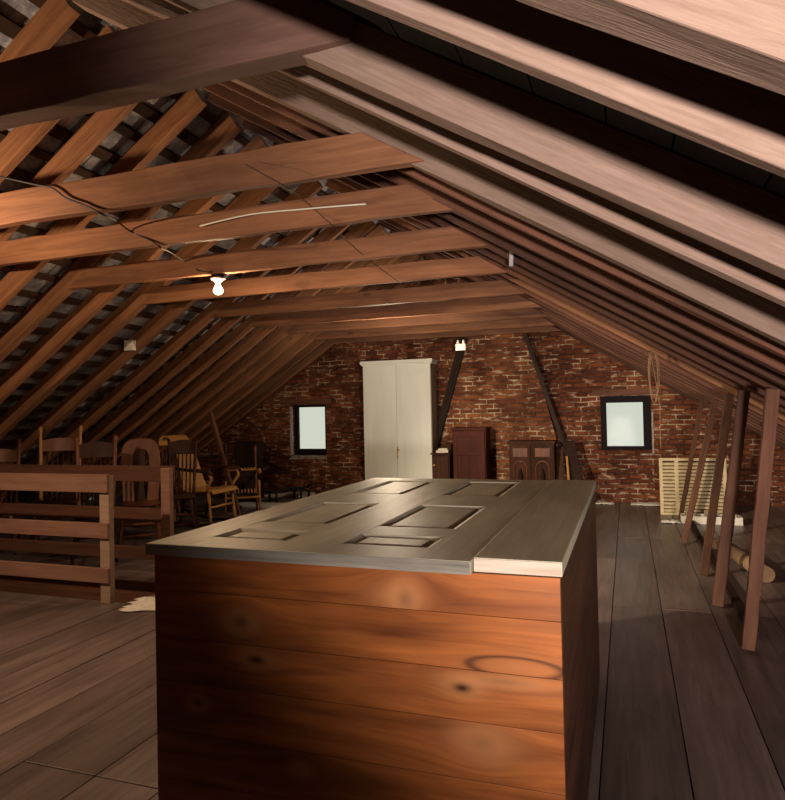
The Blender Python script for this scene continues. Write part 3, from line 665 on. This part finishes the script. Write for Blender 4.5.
def spindle_chair(x,y,rz,mat,label,H=1.1,w=.44,finial=True,crestm=None,postm=None,nsp=7,crest_h=.14,group='old chairs lined up under the left slope',ch=None):
    root=empty('spindle_chair',(x,y,0),rz,label,'chair',group)
    d=.42; z=.44
    seatmesh(w,d,z,mat,root); legs(root,mat,w,d,z)
    yb=d/2-.04; lean=.17
    ch=ch or H-.09
    for sx in (-1,1):
        b=MB(); a=Vector((sx*(w/2-.04),yb,z-.01)); t=Vector((sx*(w/2-.015),yb+lean,H))
        pr=[(0,.017),(.1,.02),(.2,.014),(.5,.02),(.8,.018),(.9,.015)]
        pr+= [(.93,.022),(.96,.024),(.99,.016),(1,.006)] if finial else [(1,.016)]
        b.turned(a,t,pr); b.build('back_post',postm or mat,root)
    # crest rail, arched top
    b=MB(); n=12; secs=[]
    for i in range(n+1):
        u=-1+2*i/n; xx=u*(w/2-.02); zt=ch-.03*u*u; zb=ch-crest_h; bow=.03*(1-u*u)
        f=lambda zz:yb+lean*(zz-z)/(H-z)+bow
        secs.append([(xx,f(zb)-.01,zb),(xx,f(zb)+.01,zb),(xx,f(zt)+.01,zt),(xx,f(zt)-.01,zt)])
    b.strip(secs); b.build('crest_rail',crestm or mat,root,bevel=.004)
    for i in range(nsp):
        u=-1+2*(i+1)/(nsp+1); b=MB(); xx=u*(w/2-.04)
        zt=ch-crest_h+.01; b.turned((xx,yb,z-.01),(xx*1.05,yb+lean*(zt-z)/(H-z)+.03*(1-u*u),zt),[(0,.006),(.15,.010),(.4,.007),(.7,.011),(1,.006)],7); b.build('spindle',mat,root)
    return root
def bentwood_chair(x,y,rz,mat,label,H=1.08,w=.42):
    root=empty('bentwood_chair',(x,y,0),rz,label,'chair','old chairs lined up under the left slope')
    d=.42; z=.45; seatmesh(w,d,z,mat,root); legs(root,mat,w,d,z)
    yb=d/2-.04; f=lambda zz:yb+.16*(zz-z)/(H-z)
    # broad flat hoop
    def hoop(wi,zt,half,nm,th):
        b=MB(); secs=[]; n=24
        for i in range(n+1):
            a=PI*i/n; cx_=-math.cos(a); sz=math.sin(a)
            if True:
                ro=wi/2; hh=zt-.80
                xo=ro*math.copysign(abs(cx_)**.6,cx_); zo=.80+hh*abs(sz)**.6
                xi=(ro-half)*math.copysign(abs(cx_)**.6,cx_); zi=.80+(hh-half)*abs(sz)**.6
            secs.append([(xo,f(zo)-th,zo),(xo,f(zo)+th,zo),(xi,f(zi)+th,zi),(xi,f(zi)-th,zi)])
        low=lambda xo,xi,z0:[(xo,f(z0)-th,z0),(xo,f(z0)+th,z0),(xi,f(z0)+th,z0),(xi,f(z0)-th,z0)]
        secs=[low(-wi/2*.88,-(wi/2*.88-half),z-.01)]+secs+[low(wi/2*.88,wi/2*.88-half,z-.01)]
        b.strip(secs); return b.build(nm,mat,root,bevel=.003)
    hoop(w,H,.115,'back_hoop',.011)
    b=MB()
    secs=[]
    for zz,wd in ((z-.01,.05),(.6,.03),(.75,.04),(.88,.045),(H-.09,.045)): secs.append([(-wd,f(zz)-.006,zz),(wd,f(zz)-.006,zz),(wd,f(zz)+.006,zz),(-wd,f(zz)+.006,zz)])
    b.strip(secs); q=b.build('back_splat',M['chair_dark'],root)
    return root
def P(px,y): 
    return at(px,440,y=y).x
R=math.radians
spindle_chair(P(-6,5.0),4.98,R(42),M['chair_red'],'red-brown spindle-back chair at the left end of the row, cut by the picture edge',H=1.12,finial=False,w=.44,crestm=M['chair_red'])
spindle_chair(P(60,5.6),5.55,R(38),M['chair_dark'],'spindle-back chair with two golden finial posts, behind the near railing',H=1.25,w=.44,postm=M['chair_gold'],crestm=M['chair_red'],ch=1.12,crest_h=.15,nsp=6)
spindle_chair(P(99,5.06),5.0,R(40),M['chair_dark'],'dark spindle-back chair with a pale-tipped right post, left of the bentwood chair',H=1.16,w=.38,ch=1.1,crest_h=.16,crestm=M['chair_dark'],postm=M['chair_red'])
bentwood_chair(P(142,5.70),5.66,R(38),M['chair_red'],'reddish bentwood hoop-back chair with a dark splat, fourth in the row',H=1.10,w=.40)
spindle_chair(P(169,7.55),7.5,R(30),M['chair_red'],'chair with a bright yellow crest rail just showing behind the small dark chair',H=1.04,w=.36,finial=False,crestm=M['chair_yellow'],crest_h=.11,nsp=5,ch=1.03)
spindle_chair(P(182,6.36),6.32,R(32),M['chair_dark'],'small dark slat-back chair in front of the golden rocking chair',H=1.06,w=.34,finial=False,crest_h=.17,nsp=5,ch=1.05)
# ---- golden rocking chair
rx,ry=P(207,6.95),6.95
rk=empty('rocking_chair',(rx,ry,0),R(88),'golden high-backed rocking chair with scrolled top and dark arms','rocking chair')
w_=.50
# rolled one-piece seat and back, curved in profile (local -y is the front)
prof=[(-.27,.40),(-.24,.435),(-.16,.44),(-.02,.425),(.12,.415),(.19,.44),(.225,.52),(.25,.62),(.285,.74),(.33,.86),(.375,.96),(.415,1.03),(.455,1.075),(.50,1.085),(.53,1.06),(.53,1.03)]
def ribbon(nm,pr,wf,mat,th=.022):
    b=MB(); secs=[]
    for i,(yy,zz) in enumerate(pr):
        a=Vector(pr[max(i-1,0)]); c_=Vector(pr[min(i+1,len(pr)-1)]); t=(c_-a).normalized(); nn=Vector((-t.y,t.x))*th/2; ww=wf(i/(len(pr)-1))/2
        secs.append([(-ww,yy-nn.x,zz-nn.y),(ww,yy-nn.x,zz-nn.y),(ww,yy+nn.x,zz+nn.y),(-ww,yy+nn.x,zz+nn.y)])
    b.strip(secs,smooth=False); return b.build(nm,mat,rk,bevel=.004)
ribbon('seat',prof[:6],lambda t:.50,M['chair_gold'])
ribbon('backrest',prof[5:],lambda t:.46-.12*math.sin(min(1,t/.6)*PI*.5) if t<.75 else .34+.10*min(1,(t-.75)/.12),M['chair_gold'])
for sx in (-1,1):
    X=sx*.25
    b=MB(); b.tube([(X*1.0,.30,.70),(X*1.08,.12,.685),(X*1.15,-.08,.68),(X*1.18,-.24,.665),(X*1.16,-.28,.63)],[.017,.02,.024,.026,.015],8); b.build('armrest',M['chair_dark'],rk)
    b=MB(); b.tube([(X*1.14,-.23,.665),(X*1.1,-.26,.58),(X*1.05,-.20,.50),(X*1.0,-.18,.43)],[.017,.019,.017,.015],8); b.build('arm_support',M['chair_gold'],rk)
    b=MB(); b.turned((X*1.0,-.22,.06),(X*.9,-.18,.42),TP); b.build('leg',M['chair_gold'],rk)
    b=MB(); b.turned((X*1.0,.22,.065),(X*.9,.14,.41),TP); b.build('leg',M['chair_dark'],rk)
    b=MB(); b.tube([(X,-.40,.085),(X,-.25,.045),(X,-.05,.022),(X,.15,.025),(X,.35,.055),(X,.50,.10)],.018,8); b.build('rocker',M['chair_dark'],rk)
    b=MB(); b.turned((X*.96,-.21,.2),(X*.96,.19,.2),[(0,.008),(.5,.015),(1,.008)],8); b.build('stretcher',M['chair_dark'],rk)
b=MB(); b.turned((-.25,-.21,.24),(.25,-.21,.24),[(0,.008),(.5,.017),(1,.008)],8); b.build('stretcher',M['chair_gold'],rk)
# ---- chair with a spindle-edged dark back panel
ax,ay=P(241,7.98),7.98
sc_=empty('open_armchair',(ax,ay,0),R(35),'tall-posted chair with a dark back panel edged in golden spindles','chair')
w_=.42; z=.40
seatmesh(.42,.4,.24,M['dark'],sc_,name='seat'); 
for sx in (-1,1):
    X=sx*.2
    b=MB(); b.turned((X,.0,.0),(X*1.0,.14,.90 if sx>0 else .95),[(0,.014),(.2,.018),(.5,.014),(.85,.013),(.9,.02),(.95,.022),(1,.008)]); b.build('back_post',M['chair_red'] if sx>0 else M['chair_dark'],sc_)
    b=MB(); b.turned((X*1.15,-.2,.0),(X*1.1,-.2,.44),[(0,.012),(.3,.018),(.6,.014),(1,.018)]); b.build('leg',M['chair_gold'],sc_)
    b=MB(); b.tube([(X*1.0,.08,.56),(X*1.12,-.05,.55),(X*1.15,-.18,.53),(X*1.15,-.24,.545),(X*1.15,-.25,.575),(X*1.15,-.22,.585)],.02,8); b.build('armrest',M['chair_gold'],sc_)
b=MB(); b.rng(-.19,.19,.045,.075,.28,.55); b.build('back_panel',M['dark'],sc_)
for i in range(9):
    b=MB(); xx=-.18+.36*i/8; b.tube([(xx,.04,.57),(xx,.04,.59)],.016,7); b.build('bead',M['chair_gold'],sc_)
    b=MB(); b.turned((xx,.03,.22),(xx,.035,.30),[(0,.006),(.5,.016),(1,.006)],7); b.build('spindle',M['chair_gold'],sc_)
b=MB(); b.rng(-.2,.2,.03,.06,.555,.575); b.build('back_rail',M['chair_gold'],sc_)
b=MB(); b.rng(-.22,.22,-.215,-.19,.2,.225); b.build('front_rail',M['chair_gold'],sc_)
# ---- leaning brown post behind the rocker
p0=at(228,476,y=7.55); p1=at(210,412,y=7.55)
dd=(p1-p0).normalized(); foot=p0+dd*(-(p0.z-.02)/dd.z); o=timber('leaning_post',foot,p0+dd*((zL(p1.x)-.05-p0.z)/dd.z if False else (p1-p0).length),.055,.05,M['stud'],up=(0,1,0)); tag(o,'brown wooden post leaning against the rafters behind the rocking chair','post')
# ---- dark tall chest behind
c=empty('dark_chest',(-5.53,8.98,0),R(8),'tall narrow black chest at the right end of the chair row','chest')
b=MB(); b.rng(-.17,.17,-.15,.15,.03,.88); b.build('body',M['dark'],c,bevel=.005)
b=MB(); b.rng(-.18,.18,-.16,.16,.88,.905); b.build('lid',M['dark'],c,bevel=.005)
b=MB(); b.rng(-.15,.15,-.16,-.15,.1,.84); b.build('front_panel',M['dark'],c,bevel=.003)
# ---- white boards standing in for sunlit floor, dark bench frame and pole by the left window
b=MB(); b.rng(-.42,.42,-.17,.17,0,.03); o=b.build('sunlit_patch_board',M['porc'],loc=(-5.0,8.46,.001),rot=(0,0,R(3)),bevel=.004); tag(o,'flat white slab for a sunlit patch of floor under the end chair','board')
b=MB(); b.rng(-.42,.42,-.14,.14,0,.02); b.rng(-.1,.35,-.1,.12,.02,.05); o=b.build('sunlit_patch_board',M['paper'],loc=(-5.12,9.58,.001)); tag(o,'flat pale board for a sunlit patch of floor beneath the left window','board')
c=empty('low_bench',(-4.95,9.06,0),R(75),'low black bench frame on short legs near the left window','bench')
b=MB(); b.rng(-.34,.34,-.1,.1,.15,.18); b.build('top',M['black'],c)
for sx in (-1,1):
    for sy in (-1,1):
        b=MB(); b.tube([(sx*.27,sy*.07,0),(sx*.27,sy*.07,.15)],.018,8); b.build('leg',M['black'],c)
c=empty('hand_tool',(-4.67,9.3,0),0,'dark long-handled tool on an iron foot below the left window','tool')
def rel(p): return (p.x+4.67,p.y-9.3,p.z)
a_=at(262,460,y=9.55); e_=at(317,484,y=9.25)
b=MB(); b.tube([rel(a_),rel(e_)],.013,8); b.build('handle',M['chair_dark'],c)
b=MB(); b.tube([(-.02,0,.0),(0,0,.12),(.03,0,.24)],[.035,.02,.018],8); b.tube([(-.03,0,.2),(.1,-.03,.25)],.02,8); b.build('iron_foot',M['black'],c)
# ------------------------------------------------------------------ lights
def point(name,loc,col,e,r=.03):
    l=bpy.data.lights.new(name,'POINT'); l.energy=e; l.color=col; l.shadow_soft_size=r
    o=bpy.data.objects.new(name,l); COL.objects.link(o); o.location=loc; return o
warm=(1,.68,.40)
point('bulb_light',(-2.94,4.375,2.29),warm,90,.045)
point('far_fill_light',(-2.6,7.3,1.95),(1,.80,.58),60,.04)  # added unseen point light; brightens the wardrobe and bricks
point('stair_bulb_light',(-3.75,1.93,2.15),(1,.70,.45),135,.02)
l=bpy.data.lights.new('stair_fill_spot','SPOT'); l.energy=1500; l.color=(1,.84,.64); l.spot_size=R(58); l.spot_blend=.7; l.shadow_soft_size=.03  # added unseen spot near the stairs; brightens far floor and wardrobe
o=bpy.data.objects.new('stair_fill_spot',l); COL.objects.link(o); o.location=(-3.3,1.95,2.12); o.rotation_euler=(Vector((-.6,7.4,-.3))-Vector(o.location)).to_track_quat('-Z','Y').to_euler()
l=bpy.data.lights.new('rear_fill_spot','SPOT'); l.energy=1150; l.color=(1,.86,.80); l.spot_size=R(80); l.spot_blend=.75; l.shadow_soft_size=.10  # added unseen spot behind the camera; lights near rafters and bin front
o=bpy.data.objects.new('rear_fill_spot',l); COL.objects.link(o); o.location=(.6,-1.5,1.09)
o.rotation_euler=(Vector((.95,2.2,2.05))-Vector(o.location)).to_track_quat('-Z','Y').to_euler()
w=bpy.data.worlds.new('sky'); S.world=w; w.use_nodes=True
bg=w.node_tree.nodes['Background']; bg.inputs[0].default_value=(.95,1.0,.84,1); bg.inputs[1].default_value=.68
S.view_settings.view_transform='Standard'; S.view_settings.look='None'; S.view_settings.gamma=1; S.view_settings.exposure=0
S.view_settings.use_curve_mapping=False
